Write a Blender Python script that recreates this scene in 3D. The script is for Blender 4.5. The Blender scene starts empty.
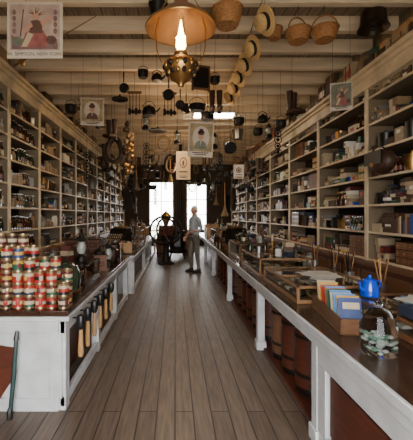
import bpy, math, random
from mathutils import Vector, Matrix, Euler
R_=random.Random(11)
MATS={}
def mat(name,col,rough=.6,metal=0.,var=.0,scale=8,bump=0.,es=0,trans=0,coat=0,stretch=(1,1,1),col2=None,ior=1.45):
    if name in MATS: return MATS[name]
    m=bpy.data.materials.new(name); m.use_nodes=True
    nt=m.node_tree; N=nt.nodes; L=nt.links; b=N['Principled BSDF']
    b.inputs['Base Color'].default_value=(*col,1); b.inputs['Roughness'].default_value=rough
    b.inputs['Metallic'].default_value=metal; b.inputs['Transmission Weight'].default_value=trans
    b.inputs['Coat Weight'].default_value=coat; b.inputs['IOR'].default_value=ior
    if es:
        b.inputs['Emission Color'].default_value=(*col,1); b.inputs['Emission Strength'].default_value=es
    if var or bump:
        tc=N.new('ShaderNodeTexCoord'); mp=N.new('ShaderNodeMapping'); mp.inputs['Scale'].default_value=stretch
        L.new(tc.outputs['Object'],mp.inputs['Vector'])
        nz=N.new('ShaderNodeTexNoise'); nz.inputs['Scale'].default_value=scale; nz.inputs['Detail'].default_value=5
        L.new(mp.outputs[0],nz.inputs['Vector'])
        if var:
            cr=N.new('ShaderNodeValToRGB'); c2=col2 or tuple(min(1,c*(1+var)) for c in col)
            cr.color_ramp.elements[0].position=.3; cr.color_ramp.elements[1].position=.7
            cr.color_ramp.elements[0].color=(*[c*(1-var) for c in col],1); cr.color_ramp.elements[1].color=(*c2,1)
            L.new(nz.outputs['Fac'],cr.inputs[0]); L.new(cr.outputs[0],b.inputs['Base Color'])
        if bump:
            bp=N.new('ShaderNodeBump'); bp.inputs['Strength'].default_value=bump; bp.inputs['Distance'].default_value=.01
            L.new(nz.outputs['Fac'],bp.inputs['Height']); L.new(bp.outputs[0],b.inputs['Normal'])
    MATS[name]=m; return m
def plankmat(name,c1,c2,cm,w=.13,length=4.,rough=.5,axis='Y',mort=.006):
    m=bpy.data.materials.new(name); m.use_nodes=True
    nt=m.node_tree; N=nt.nodes; L=nt.links; b=N['Principled BSDF']; b.inputs['Roughness'].default_value=rough
    tc=N.new('ShaderNodeTexCoord'); sp=N.new('ShaderNodeSeparateXYZ'); cb=N.new('ShaderNodeCombineXYZ')
    L.new(tc.outputs['Object'],sp.inputs[0])
    src={'Y':('Y','X'),'V':('Z','X'),'W':('Z','Y')}[axis]
    L.new(sp.outputs[src[0]],cb.inputs[0]); L.new(sp.outputs[src[1]],cb.inputs[1])
    br=N.new('ShaderNodeTexBrick'); br.inputs['Scale'].default_value=1; br.inputs['Brick Width'].default_value=length
    br.inputs['Row Height'].default_value=w; br.inputs['Mortar Size'].default_value=mort; br.inputs['Bias'].default_value=0
    br.inputs['Mortar Smooth'].default_value=.3; br.offset=.37
    br.inputs['Color1'].default_value=(*c1,1); br.inputs['Color2'].default_value=(*c2,1); br.inputs['Mortar'].default_value=(*cm,1)
    L.new(cb.outputs[0],br.inputs['Vector'])
    mp=N.new('ShaderNodeMapping'); mp.inputs['Scale'].default_value=(1.2,14,1); L.new(cb.outputs[0],mp.inputs['Vector'])
    nz=N.new('ShaderNodeTexNoise'); nz.inputs['Scale'].default_value=3; nz.inputs['Detail'].default_value=8
    L.new(mp.outputs[0],nz.inputs['Vector'])
    cr=N.new('ShaderNodeValToRGB'); cr.color_ramp.elements[0].position=.3; cr.color_ramp.elements[0].color=(.55,.55,.55,1)
    cr.color_ramp.elements[1].position=.75; cr.color_ramp.elements[1].color=(1.2,1.2,1.2,1); L.new(nz.outputs['Fac'],cr.inputs[0])
    mx=N.new('ShaderNodeMix'); mx.data_type='RGBA'; mx.blend_type='MULTIPLY'; mx.inputs[0].default_value=1
    L.new(br.outputs['Color'],mx.inputs[6]); L.new(cr.outputs[0],mx.inputs[7]); L.new(mx.outputs[2],b.inputs['Base Color'])
    bp=N.new('ShaderNodeBump'); bp.inputs['Strength'].default_value=.5; bp.inputs['Distance'].default_value=.006; bp.invert=True
    L.new(br.outputs['Fac'],bp.inputs['Height']); L.new(bp.outputs[0],b.inputs['Normal'])
    return m
class MB:
    def __init__(s): s.v=[];s.f=[];s.m=[];s.sm=[];s.mats=[];s.X=Matrix()
    def mi(s,m):
        if m not in s.mats: s.mats.append(m)
        return s.mats.index(m)
    def add(s,vs,fs,m,smooth=False):
        b=len(s.v); X=s.X
        s.v+=[tuple(X@Vector(p)) for p in vs]
        for k,f in enumerate(fs):
            s.f.append([b+i for i in f]); s.m.append(s.mi(m[k] if isinstance(m,list) else m)); s.sm.append(smooth)
    def bx(s,x0,x1,y0,y1,z0,z1,m):
        s.add([(x0,y0,z0),(x1,y0,z0),(x1,y1,z0),(x0,y1,z0),(x0,y0,z1),(x1,y0,z1),(x1,y1,z1),(x0,y1,z1)],
              [(0,3,2,1),(4,5,6,7),(0,1,5,4),(1,2,6,5),(2,3,7,6),(3,0,4,7)],m)
    def box(s,c,d,m,R=None):
        o=s.X
        s.X=o@Matrix.Translation(c)@(R.to_4x4() if R else Matrix())
        s.bx(-d[0]/2,d[0]/2,-d[1]/2,d[1]/2,-d[2]/2,d[2]/2,m); s.X=o
    def lathe(s,prof,m,c=(0,0,0),seg=16,R=None,sc=(1,1)):
        o=s.X; s.X=o@Matrix.Translation(c)@(R.to_4x4() if R else Matrix())
        vs=[];fs=[];ms=[]
        for r,z in prof:
            for j in range(seg):
                a=2*math.pi*j/seg; vs.append((r*math.cos(a)*sc[0],r*math.sin(a)*sc[1],z))
        for i in range(len(prof)-1):
            for j in range(seg):
                k=(j+1)%seg; fs.append((i*seg+j,i*seg+k,(i+1)*seg+k,(i+1)*seg+j))
                ms.append(m[min(i,len(m)-1)] if isinstance(m,list) else m)
        s.add(vs,fs,ms,True); s.X=o
    def path(s,pts,r,m,seg=6,closed=False):
        pts=[Vector(p) for p in pts]; n=len(pts); vs=[];fs=[]
        up=None
        for i,p in enumerate(pts):
            if closed: t=(pts[(i+1)%n]-pts[i-1]).normalized()
            else: t=(pts[min(i+1,n-1)]-pts[max(i-1,0)]).normalized()
            if up is None: up=Vector((0,0,1)) if abs(t.z)<.9 else Vector((1,0,0))
            a=t.cross(up).normalized(); b=a.cross(t).normalized(); up=b
            rr=r[i] if isinstance(r,(list,tuple)) else r
            for j in range(seg):
                q=2*math.pi*j/seg; vs.append(p+a*rr*math.cos(q)+b*rr*math.sin(q))
        for i in range(n if closed else n-1):
            ii=(i+1)%n
            for j in range(seg):
                k=(j+1)%seg; fs.append((i*seg+j,i*seg+k,ii*seg+k,ii*seg+j))
        if not closed:
            fs.append(tuple(range(seg))); fs.append(tuple(range((n-1)*seg,n*seg))[::-1])
        s.add(vs,fs,m,True)
    def ell(s,c,rad,m,seg=12,rings=8,R=None):
        o=s.X; s.X=o@Matrix.Translation(c)@(R.to_4x4() if R else Matrix())
        pr=[(max(1e-4,math.sin(math.pi*i/rings)),-math.cos(math.pi*i/rings)) for i in range(rings+1)]
        s.X=s.X@Matrix.Diagonal((rad[0],rad[1],rad[2],1)); s.lathe(pr,m,seg=seg); s.X=o
    def poly(s,pts,m): s.add(pts,[tuple(range(len(pts)))],m)
    def build(s,name,loc=(0,0,0),rot=(0,0,0),bev=0,parent=None):
        me=bpy.data.meshes.new(name); me.from_pydata(s.v,[],s.f)
        for m in s.mats: me.materials.append(m)
        me.polygons.foreach_set('material_index',s.m); me.polygons.foreach_set('use_smooth',s.sm)
        me.set_sharp_from_angle(angle=math.radians(40))
        me.update(); ob=bpy.data.objects.new(name,me); bpy.context.scene.collection.objects.link(ob)
        ob.location=loc; ob.rotation_euler=rot
        if bev:
            md=ob.modifiers.new('Bevel','BEVEL'); md.width=bev; md.segments=2; md.limit_method='ANGLE'
        if parent: ob.parent=parent
        return ob
def RX(a): return Matrix.Rotation(math.radians(a),3,'X')
def RY(a): return Matrix.Rotation(math.radians(a),3,'Y')
def RZ(a): return Matrix.Rotation(math.radians(a),3,'Z')
def arc(cx,cz,r,a0,a1,n=10,y=0,rz=None):
    rz=rz or r
    return [(cx+r*math.cos(math.radians(a0+(a1-a0)*i/n)),y,cz+rz*math.sin(math.radians(a0+(a1-a0)*i/n))) for i in range(n+1)]

# ---------- materials
white=mat('white_paint',(.52,.53,.54),.4,var=.15,scale=6)
cream=mat('cream_paint',(.58,.46,.30),.55,var=.18,scale=5)
creamD=mat('cream_shadow_paint',(.18,.13,.08),.7,var=.15,scale=4)  # cream darkened for the shelf insides; their shade is put into the colour
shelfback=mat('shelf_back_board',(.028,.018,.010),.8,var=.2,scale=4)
beamm=mat('beam_paint',(.72,.57,.39),.6,var=.16,scale=4,stretch=(.3,3,3))
darkwood=mat('dark_counter_wood',(.040,.017,.010),.25,var=.35,scale=5,stretch=(6,.5,6),coat=.3)
redwood=mat('red_brown_wood',(.080,.020,.010),.45,var=.3,scale=5,stretch=(1,1,6))
midwood=mat('mid_wood',(.14,.060,.024),.45,var=.3,scale=8,stretch=(1,6,6))
lightwood=mat('light_wood',(.42,.23,.09),.5,var=.2,scale=8)
black=mat('black_enamel',(.010,.010,.010),.35)
iron=mat('cast_iron',(.016,.013,.011),.5,metal=.5,var=.3,scale=20)
tin=mat('tinware',(.30,.28,.25),.35,metal=.9)
brass=mat('aged_brass',(.40,.22,.07),.32,metal=.9,var=.3,scale=14)
copper=mat('shade_copper',(.28,.145,.07),.45,metal=.3,var=.25,scale=7)
straw=mat('straw',(.62,.40,.17),.7,var=.2,scale=60,bump=.4)
wicker=mat('wicker',(.34,.15,.05),.65,var=.45,scale=45,bump=.8,stretch=(1,1,2.5))
bandm=mat('black_ribbon',(.012,.01,.01),.6)
leather=mat('brown_leather',(.045,.022,.012),.5,var=.3,scale=15)
cloth_d=mat('dark_cloth',(.020,.018,.018),.9,var=.3,scale=20)
cloth_b=mat('brown_cloth',(.06,.035,.02),.9,var=.3,scale=20)
ropem=mat('rope',(.22,.15,.07),.85,var=.3,scale=60,bump=.5)
stringm=mat('string',(.08,.06,.04),.8)
paper=mat('paper',(.66,.63,.56),.7,var=.04)
paperc=mat('poster_paper',(.55,.46,.36),.75,var=.1,scale=9)
pink=mat('poster_rose',(.42,.28,.23),.7,var=.25,scale=10,col2=(.48,.36,.29))
rose=mat('poster_print_rose',(.28,.09,.075),.7,var=.3,scale=14)
brownp=mat('poster_print_brown',(.11,.055,.04),.7,var=.3,scale=14)
mauve=mat('poster_print_mauve',(.19,.11,.105),.7,var=.3,scale=14)
olive=mat('poster_olive',(.32,.23,.12),.7,var=.35,scale=9)
teal=mat('poster_teal',(.15,.16,.11),.7,var=.3,scale=9)
gr=mat('label_green',(.022,.08,.04),.45); rd=mat('label_red',(.32,.020,.014),.4); bl=mat('label_blue',(.02,.045,.16),.4)
ye=mat('label_yellow',(.50,.29,.04),.4); cr_=mat('label_cream',(.46,.37,.24),.5); orr=mat('label_orange',(.55,.15,.03),.5)
maroon=mat('label_maroon',(.10,.016,.012),.45); tan=mat('carton_tan',(.25,.16,.08),.7,var=.1); buff=mat('carton_buff',(.36,.27,.17),.7,var=.1)
navy=mat('carton_navy',(.02,.025,.045),.6); choc=mat('carton_brown',(.07,.038,.02),.7); grey=mat('carton_grey',(.18,.17,.15),.7)
bluee=mat('blue_enamel',(.008,.06,.55),.18,coat=.6); ltblue=mat('sky_blue',(.08,.24,.50),.5)
glass=mat('clear_glass',(.92,.97,.95),.02,trans=1,ior=1.3)
bglass=mat('dark_green_glass',(.008,.022,.012),.1,coat=.5); brglass=mat('brown_glass',(.04,.014,.005),.12,coat=.5)
paleg=mat('pale_glassware',(.28,.30,.28),.12,coat=.5); china=mat('white_china',(.58,.54,.46),.2)
stone=mat('stoneware',(.22,.15,.08),.4,var=.2,scale=10)
flame=mat('lamp_flame',(1,.60,.20),.5,es=32)
tube=mat('fluorescent_tube',(1,.93,.78),.5,es=45)
skin=mat('skin',(.48,.25,.17),.5); hair=mat('grey_hair',(.58,.55,.50),.7,var=.15,scale=60)
shirt=mat('pale_shirt',(.34,.38,.42),.85,var=.08,scale=30); pants=mat('khaki_trousers',(.17,.15,.12),.85,var=.1,scale=30)
shoe=mat('dark_shoe',(.03,.022,.018),.5)

# ---------- room
H=4.2; XL=-2.8; XR=3.0; YF=17.; Y0=-.8
floorm=plankmat('floor_planks',(.175,.125,.092),(.125,.088,.065),(.022,.015,.011),w=.14,length=4.2,rough=.46)
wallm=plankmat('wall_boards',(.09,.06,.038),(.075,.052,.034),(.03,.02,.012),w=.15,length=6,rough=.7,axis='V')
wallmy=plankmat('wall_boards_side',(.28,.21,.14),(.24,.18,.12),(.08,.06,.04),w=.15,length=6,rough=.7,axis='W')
ceilp=plankmat('ceiling_planks',(.40,.30,.20),(.33,.25,.16),(.09,.065,.045),w=.16,length=5,rough=.7,axis='Y')
b=MB(); b.bx(XL-.1,XR+.1,Y0-.1,YF+.1,-.1,0,floorm); b.build('floor')
b=MB(); b.bx(XL-.1,XR+.1,Y0-.1,YF+.1,H,H+.1,ceilp); b.build('ceiling')
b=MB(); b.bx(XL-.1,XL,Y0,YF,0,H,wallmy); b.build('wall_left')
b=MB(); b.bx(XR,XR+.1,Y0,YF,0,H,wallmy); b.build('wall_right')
b=MB()
W1=(-1.25,-.12,.30,3.15); W2=(.62,1.55,.80,3.05)
def wallopen(b,x0,x1,y,th,ops,m):
    xs=x0
    for (a,c,z0,z1) in ops:
        b.bx(xs,a,y,y+th,0,H,m); b.bx(a,c,y,y+th,z1,H,m)
        if z0>0: b.bx(a,c,y,y+th,0,z0,m)
        xs=c
    b.bx(xs,x1,y,y+th,0,H,m)
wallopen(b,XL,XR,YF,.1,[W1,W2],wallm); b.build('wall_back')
for i,(a,c,z0,z1) in enumerate((W1,W2)):
    b=MB(); y=YF-.03
    for (p,q,r,s_) in ((a-.09,a,z0-.09,z1+.09),(c,c+.09,z0-.09,z1+.09),(a,c,z1,z1+.09),(a,c,z0-.09,z0)):
        b.bx(p,q,y-.02,y+.03,r,s_,creamD)
    x=(a+c)/2; b.bx(x-.02,x+.02,y,y+.04,z0,z1,creamD)
    for k in (1,2):
        z=z0+(z1-z0)*k/3; b.bx(a,c,y,y+.04,z-.015,z+.015,creamD)
    b.build('window_%d'%(i+1))
b=MB(); wallopen(b,XL,XR,Y0-.1,.1,[(-1.0,1.2,0,3.0)],wallm); b.build('wall_front')
mground=mat('ground_outside',(.42,.38,.30),.9,var=.15,scale=.6)
b=MB(); b.bx(-40,40,-40,60,-.3,-.15,mground); b.build('ground')
b=MB(); y=.4
while y<16.9:
    b.bx(XL,XR,y-.045,y+.045,H-.2,H,beamm); y+=.6
b.build('trim_1',bev=.006)
b=MB(); b.bx(XL,XL+.02,Y0,YF,0,.18,cream); b.build('baseboard_left')
b=MB(); b.bx(XR-.02,XR,Y0,YF,0,.18,cream); b.build('baseboard_right')

# ---------- shelving
def shelving(name,xf,xw,posts,ztop,fz,levels,zbase):
    s=1 if xw>xf else -1
    b=MB(); y0,y1=posts[0],posts[-1]
    def X(a,c,*r):
        lo,hi=min(a,c),max(a,c); b.bx(lo,hi,*r)
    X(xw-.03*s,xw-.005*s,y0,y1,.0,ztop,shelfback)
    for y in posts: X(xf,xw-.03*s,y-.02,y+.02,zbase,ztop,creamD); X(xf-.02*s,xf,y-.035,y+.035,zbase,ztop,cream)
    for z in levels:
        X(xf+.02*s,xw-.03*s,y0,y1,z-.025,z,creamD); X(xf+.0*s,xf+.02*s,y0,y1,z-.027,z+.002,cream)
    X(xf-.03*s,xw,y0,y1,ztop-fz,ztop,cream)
    X(xf-.12*s,xw,y0,y1,ztop,ztop+.05,cream)
    X(xf-.07*s,xf,y0,y1,ztop-.05,ztop,cream)
    X(xf-.12*s,xw-.005*s,y0,y1,zbase-.05,zbase,midwood)
    X(xf-.08*s,xw-.005*s,y0,y1,.0,zbase-.05,redwood)
    for a,c in zip(posts[:-1],posts[1:]):
        n=3
        for k in range(n):
            p=a+(c-a)*k/n+.04; q=a+(c-a)*(k+1)/n-.04
            X(xf-.10*s,xf-.08*s,p,q,.12,zbase-.12,midwood)
            b.ell((xf-.115*s,(p+q)/2,zbase-.3),(.015,.015,.015),brass,8,6)
    return b.build(name,bev=.004)
lp=[2.7+1.1*i for i in range(13)]
rp=[1.5+1.55*i for i in range(10)]
llev=[.95+.35*i for i in range(7)]; rlev=[.95+.36*i for i in range(7)]
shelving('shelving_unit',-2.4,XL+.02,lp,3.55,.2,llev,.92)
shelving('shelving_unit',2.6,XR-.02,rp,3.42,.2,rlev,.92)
def bottle(b,c,h,m,seg=8):
    r=h*.16; b.lathe([(.001,0),(r,0),(r,h*.58),(r*.35,h*.74),(r*.33,h*.95),(r*.42,h*.95),(r*.42,h),(.001,h)],[m,m,m,m,m,tin,tin],c,seg)
    if R_.random()<.4: b.lathe([(r*1.03,h*.18),(r*1.03,h*.45)],R_.choice([cr_,tan,tan,maroon]),c,seg)
def jar(b,c,h,r,m,lid,seg=10):
    b.lathe([(.001,0),(r*.9,0),(r,h*.1),(r,h*.75),(r*.7,h*.85),(r*.75,h*.87),(r*.75,h),(.001,h)],[m]*5+[lid]*2,c,seg)
def bowl(b,c,r,m,n=3):
    for k in range(n): b.lathe([(.001,.01),(r*.4,0),(r*.7,r*.2),(r,r*.5),(r*.95,r*.52),(r*.6,r*.22),(.001,.03)],m,(c[0],c[1],c[2]+k*r*.18),12)
def drawers(b,xf,s,y,w,z,h,m):
    n=max(2,int(w/.11)); k=max(2,int(h/.09)); x1=xf+s*.26; x0=xf+s*.01
    b.bx(min(x0,x1),max(x0,x1),y,y+w,z+.001,z+h,m)
    for i in range(n):
        for j in range(k):
            a=y+.01+(w-.02)*i/n; c=y+.01+(w-.02)*(i+1)/n-.008; p=z+.01+(h-.02)*j/k; q=z+.01+(h-.02)*(j+1)/k-.008; xl=x0-s*.008
            b.bx(min(xl,x0),max(xl,x0),a,c,p,q,midwood); b.ell((xl-s*.006,(a+c)/2,(p+q)/2),(.009,.009,.009),brass,6,5)
def goods(xf,s,posts,levels,weights,ymin,gap,boxm,jarm,extra):
    G={k:MB() for k in('bottles','boxes','crockery','canned_goods','books')}; D=MB()
    for a,c in zip(posts[:-1],posts[1:]):
        if c<ymin: continue
        for li,z in enumerate(levels):
            y=a+.05; hmax=gap-.06
            while y<c-.1:
                k=R_.choices(['b','x','j','t','o','k','-','p','d'],weights(a,li))[0]
                ye_=min(c-.04,y+R_.uniform(.15,.4))
                if k=='-': y+=.08;continue
                if k=='d':
                    w=min(.44,c-.05-y)
                    if w>.2: drawers(D,xf,s,y,w,z,hmax-.02,R_.choice([redwood,darkwood,midwood]))
                    y+=max(w,.1)+.01; continue
                if k=='b':
                    m=R_.choice([bglass,brglass,black,bglass,brglass,paleg]); h=R_.uniform(.2,.28)
                    while y+.07<ye_:
                        for dx in(.06,.17): bottle(G['bottles'],(xf+s*dx,y+.035,z),h*R_.uniform(.92,1),m)
                        y+=h*.34
                elif k=='x':
                    w=R_.uniform(.07,.26); hh=R_.uniform(.03,.12); m=R_.choice(boxm); d=R_.uniform(.14,.3)
                    while y+w<ye_+.06 and y+w<c-.02:
                        n=R_.randint(1,max(1,int(hmax/hh)))
                        for t in range(n):
                            mm=m if R_.random()<.5 else R_.choice(boxm); x0=xf+s*(.02+R_.uniform(0,.06)); j=R_.uniform(-.01,.01)
                            G['boxes'].bx(min(x0,x0+s*d),max(x0,x0+s*d),y+j,y+w-.008+j,z+t*hh+.001,z+(t+1)*hh-.004,mm)
                            if hh>.05 and R_.random()<.5:
                                xl=x0-s*.0015; G['boxes'].bx(min(xl,x0),max(xl,x0),y+j+w*.25,y+j+w*.7,z+t*hh+hh*.25,z+t*hh+hh*.7,R_.choice([paper,cr_,rd,choc]))
                        y+=w
                    y+=.01
                elif k=='j':
                    m=R_.choice(jarm); r=R_.uniform(.04,.075); h=R_.uniform(.11,.26)
                    while y+2*r<ye_+.03 and y+2*r<c-.02: jar(G['crockery'],(xf+s*(r+.03),y+r,z),h,r,m,R_.choice([tin,m,brass])); y+=2*r+.01
                elif k=='t':
                    mm=[R_.choice([rd,gr,bl,ye,maroon,choc]) for _ in range(2)]; n=R_.randint(1,2)
                    while y+.09<ye_+.05 and y+.09<c-.02:
                        for t in range(n): G['canned_goods'].lathe([(.001,0),(.04,0),(.04,.03),(.04,.08),(.04,.11),(.001,.11)],[tin,mm[0],cr_,mm[1],tin],(xf+s*.07,y+.045,z+.112*t),10)
                        y+=.085
                elif k=='o':
                    r=R_.uniform(.06,.1)
                    while y+2*r<ye_+.05 and y+2*r<c-.02: bowl(G['crockery'],(xf+s*(r+.03),y+r,z),r,R_.choice([china,china,bluee,stone]),R_.randint(1,4)); y+=2*r+.01
                elif k=='p':
                    r=R_.uniform(.07,.1); h=R_.uniform(.12,.2)
                    if y+2*r<c-.02:
                        q=(xf+s*(r+.02),y+r,z); G['crockery'].lathe([(.001,0),(r*.85,0),(r,h*.3),(r,h),(r*1.05,h+.01),(r*.8,h*.98),(.02,h*1.1),(.02,h*1.25),(.001,h*1.27)],R_.choice([iron,iron,brass,extra]),q,14)
                        G['crockery'].path([(q[0],q[1]-r,z+h*.8),(q[0],q[1]-r-.02,z+h*.6),(q[0],q[1]-r,z+h*.4)],.008,iron,5)
                    y+=2*r+.02
                else:
                    while y+.04<ye_:
                        w=R_.uniform(.018,.04); h=R_.uniform(.14,.26)
                        x0=xf+s*.03; G['books'].bx(min(x0,x0+s*.16),max(x0,x0+s*.16),y,y+w-.003,z,z+h,R_.choice([maroon,leather,gr,bl,cloth_b,cr_,tan])); y+=w
                y+=.01
    for k,v in G.items():
        if v.v: v.build(k)
    if D.v: D.build('small_drawer_cabinets')
goods(-2.4,-1,lp,llev,lambda a,l:([9,.4,2.5,.6,.8,.2,.3,2,0] if a<5.9 else [4,1,3.5,1.5,2.4,.6,.5,2.4,0]) if a<9 else [3,2,2,1,1,1,.5,2,.5],3.,.35,
      [tan,choc,navy,maroon,choc,gr,leather,buff],[stone,brglass,paleg,bglass,stone,china],paleg)
goods(2.6,1,rp,rlev,lambda a,l:[.9,7,1.3,1,.8,.8,.4,2,1.0 if l in(0,1,5,6) else .2],2.8,.36,
      [cr_,buff,tan,cr_,buff,choc,grey,maroon,navy,tan,paper,gr,choc,leather],[stone,china,brglass,stone],black)
TB=MB(); TC=MB()
y=2.9
while y<15:
    z=3.473; w=R_.uniform(.15,.42); h=R_.uniform(.14,.42)
    k=R_.random()
    if y<4.5 and y+w>3.75 : h=min(h,.18)
    if k<.6:
        m=R_.choice([leather,midwood,buff,cloth_b,redwood,tan,choc]); TB.bx(2.60,2.92,y,y+w,z,z+h,m)
        for q in(.25,.7): TB.bx(2.595,2.6,y+w*q,y+w*q+.02,z,z+h,R_.choice([leather,brass,choc]))
        TB.bx(2.596,2.6,y+.03,y+w-.03,z+h*.4,z+h*.7,R_.choice([paper,choc,rd,tan,leather]))
        if h<.3 and R_.random()<.7: TB.bx(2.66,2.90,y+.03,y+w-.04,z+h,z+h+.12,R_.choice([buff,maroon,gr,lightwood,choc]))
    elif k<.8:
        r=min(w/2,.13); jar(TC,(2.76,y+r,z),h+.05,r,R_.choice([stone,black,brass]),tin,14); w=2*r
    else:
        for q in range(3): TC.lathe([(.001,0),(.06,0),(.06,.05),(.06,.14),(.06,.2),(.001,.2)],[tin,tin,R_.choice([maroon,ye,gr]),tin,tin],(2.7,y+.07+q*.13,z),12)
        w=.41
    y+=w+.02
y=3.2
while y<14:
    h=R_.uniform(.1,.3); w=R_.uniform(.2,.5); TB.bx(-2.7,-2.42,y,y+w,3.602,3.602+h,R_.choice([leather,choc,midwood,tan])); y+=w+R_.uniform(.05,.4)
TB.build('boxes'); TC.build('crockery')

# ---------- counters
def counter_right():
    b=MB(); xa=.93; y0,y1=.6,14.2
    b.bx(xa-.02,2.0,y0,y1,.745,.785,darkwood)
    b.bx(xa,.955,y0,y1,.665,.745,white)
    b.bx(xa-.022,xa,y0,y1,.735,.786,white)
    b.bx(1.36,1.38,2.3,y1,0,.745,redwood); b.bx(1.0,1.99,y0,y1,.0,.03,redwood); b.bx(1.96,1.99,y0,y1,0,.745,darkwood)
    for y in (2.3,3.9,6.1,8.6,10.9,14.15): b.bx(.94,1.02,y-.045,y+.045,0,.70,white); b.bx(.925,1.035,y-.06,y+.06,0,.1,white)
    b.bx(.985,1.0,y0,2.3,0,.66,redwood)
    b.bx(.945,.985,y0,2.3,0,.12,white); b.bx(.945,.985,y0,2.3,.55,.67,white)
    for y in (.66,2.2): b.bx(.945,.985,y-.06,y+.06,.12,.55,white)
    b.bx(.965,.985,.74,2.12,.15,.52,redwood)
    b.build('shop_counter',bev=.005)
counter_right()
def bin_(y,r=.155,m=midwood):
    b=MB(); b.lathe([(.001,0),(r,0),(r*1.03,.02),(r,.05),(r*1.05,.3),(r,.56),(r*1.03,.6),(r*.9,.6),(r*.88,.5),(.001,.5)],[m,iron,iron,m,m,iron,m,m,m],seg=20)
    for z in(.14,.46): b.lathe([(r*1.035,z),(r*1.06,z),(r*1.06,z+.03),(r*1.035,z+.03)],iron,seg=20)
    b.build('barrel',loc=(1.185,y,.031))
binm=mat('barrel_oak',(.14,.062,.032),.5,var=.3,scale=8,stretch=(6,6,1))
for y in (2.56,2.92,3.28,3.62,4.2,4.56,4.92,5.28,5.64,6.5,6.95,7.4,7.85,8.25): bin_(y,.145,R_.choice([redwood,binm,binm]))
def counter_left(y0,y1,xa,name='shop_counter'):
    b=MB(); xb=-1.8
    b.bx(xb,xa+.03,y0-.03,y1,.745,.785,darkwood)
    b.bx(xb,xa+.045,y0-.045,y1,.71,.745,white)
    b.bx(xa-.04,xa,y0,y1,.60,.71,white); b.bx(xa-.04,xa,y0,y1,.03,.11,white)
    b.bx(xa-.2,xa-.18,y0+.1,y1,0.02,.71,redwood)
    y=y0+.05
    while y<y1: b.bx(xa-.075,xa+.005,y-.05,y+.05,0,.71,white); y+=(y1-y0-.1)/3
    b.bx(xb,xa-.05,y0,y0+.02,0,.71,white)
    b.bx(xb,xa-.05,y0-.015,y0,.61,.71,white); b.bx(xb,xa-.05,y0-.015,y0,0,.1,white)
    for x in (xb,-1.33,xa-.12): b.bx(x,x+.1,y0-.016,y0,.1,.61,white)
    b.poly([(xb+.1,y0-.018,.1),(-1.36,y0-.018,.1),(-1.23,y0-.018,.30),(-1.23,y0-.018,.50),(xb+.1,y0-.018,.56)],redwood)
    b.bx(xb,xb+.02,y0,y1,0,.745,redwood)
    b.build(name,bev=.004)
counter_left(2.66,6.2,-.86); counter_left(6.6,14.0,-.80)
b=MB(); b.path([(0,0,0),(.02,.02,.3),(.03,.04,.58)],[.014,.019,.015],mat('dark_green_paint',(.01,.035,.032),.4),8)
b.path([(.03,.04,.58),(.033,.045,.64)],[.022,.014],black,8); b.lathe([(.001,0),(.02,.0),(.024,.05),(.014,.08)],black,seg=8)
b.build('walking_stick',loc=(-1.24,2.55,0))

b=MB(); labs=[(rd,cr_,rd),(gr,cr_,maroon),(bl,ye,bl),(rd,cr_,gr),(leather,cr_,leather),(maroon,ye,maroon),(rd,black,rd),(navy,cr_,rd),(maroon,cr_,choc),(black,rd,cr_),(rd,rd,cr_),(gr,gr,ye)]
r=.044;h=.098
gold=mat('tin_gold',(.42,.30,.16),.3,metal=.85)
def tinc(x,y,z):
    L=R_.choice(labs)
    b.lathe([(.001,0),(r,0),(r,.006),(r*.97,.008),(r*.97,.030),(r*.972,.031),(r*.972,.058),(r*.97,.059),(r*.97,h-.016),(r*.97,h-.012),(r,h-.01),(r,h),(r*.9,h),(r*.88,h-.004),(.001,h-.004)],
      [gold,gold,gold,L[0],L[0],L[1],L[2],L[2],gold,gold,gold,gold,gold,gold],(x,y,z),18)
    a0=R_.uniform(3.6,5.6)
    b.ell((x+r*.96*math.cos(a0),y+r*.96*math.sin(a0),z+.045),(.017,.004,.022),R_.choice([ye,cr_,rd,gold,maroon]),10,6,RZ(math.degrees(a0)-90))
cols=[4,5,5,6,6,6,5,4,4,3,2]
for i in range(10):
    x=-1.72+i*.091
    for dy,red in ((0,1),(.092,0)):
        for k in range(max(1,min(6,cols[i]-red))):
            tinc(x+R_.uniform(-.004,.004),2.74+dy+R_.uniform(-.004,.004),.786+k*h)
b.build('stacked_tins')

for i,y in enumerate((2.78,3.0,3.25,3.5,3.78,4.1)):
    b=MB(); b.path([(-.03,0,.0),(.03,0,.0)],.006,iron)
    b.lathe([(.001,.03),(.028,.02),(.036,-.01),(.036,-.05),(.026,-.085),(.014,-.095)],black,(.045,0,0),12)
    b.lathe([(.014,-.09),(.017,-.13),(.021,-.22),(.024,-.28),(.017,-.315),(.001,-.32)],lightwood,(.045,0,0),12)
    b.build('hanging_brush',loc=(-.815,y,.69))

# ---------- oil lamp
lamp=bpy.data.objects.new('hanging_oil_lamp',None); bpy.context.scene.collection.objects.link(lamp); lamp.location=(.045,2.6,0)
b=MB()
b.lathe([(.262,2.955),(.264,2.965),(.235,2.995),(.12,3.09),(.055,3.14),(.05,3.2),(.045,3.2),(.05,3.135),(.118,3.08),(.233,2.987),(.258,2.957),(.262,2.955)],copper,seg=48)
b.lathe([(.268,2.95),(.272,2.957),(.268,2.964),(.262,2.957),(.268,2.95)],brass,seg=48)
b.build('shade',parent=lamp)
b=MB()
b.lathe([(.001,2.505),(.02,2.51),(.028,2.535),(.05,2.55),(.09,2.59),(.125,2.64),(.13,2.67),(.115,2.70),(.07,2.725),(.05,2.74),(.055,2.755),(.05,2.77),(.035,2.78)],brass,seg=28)
for k in range(14):
    a=2*math.pi*k/14
    for zz,rr in ((2.66,.124),(2.61,.10)): b.ell((rr*math.cos(a),rr*math.sin(a),zz),(.018,.018,.026),[brass,iron][k%2],8,6)
b.build('font',parent=lamp)
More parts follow.
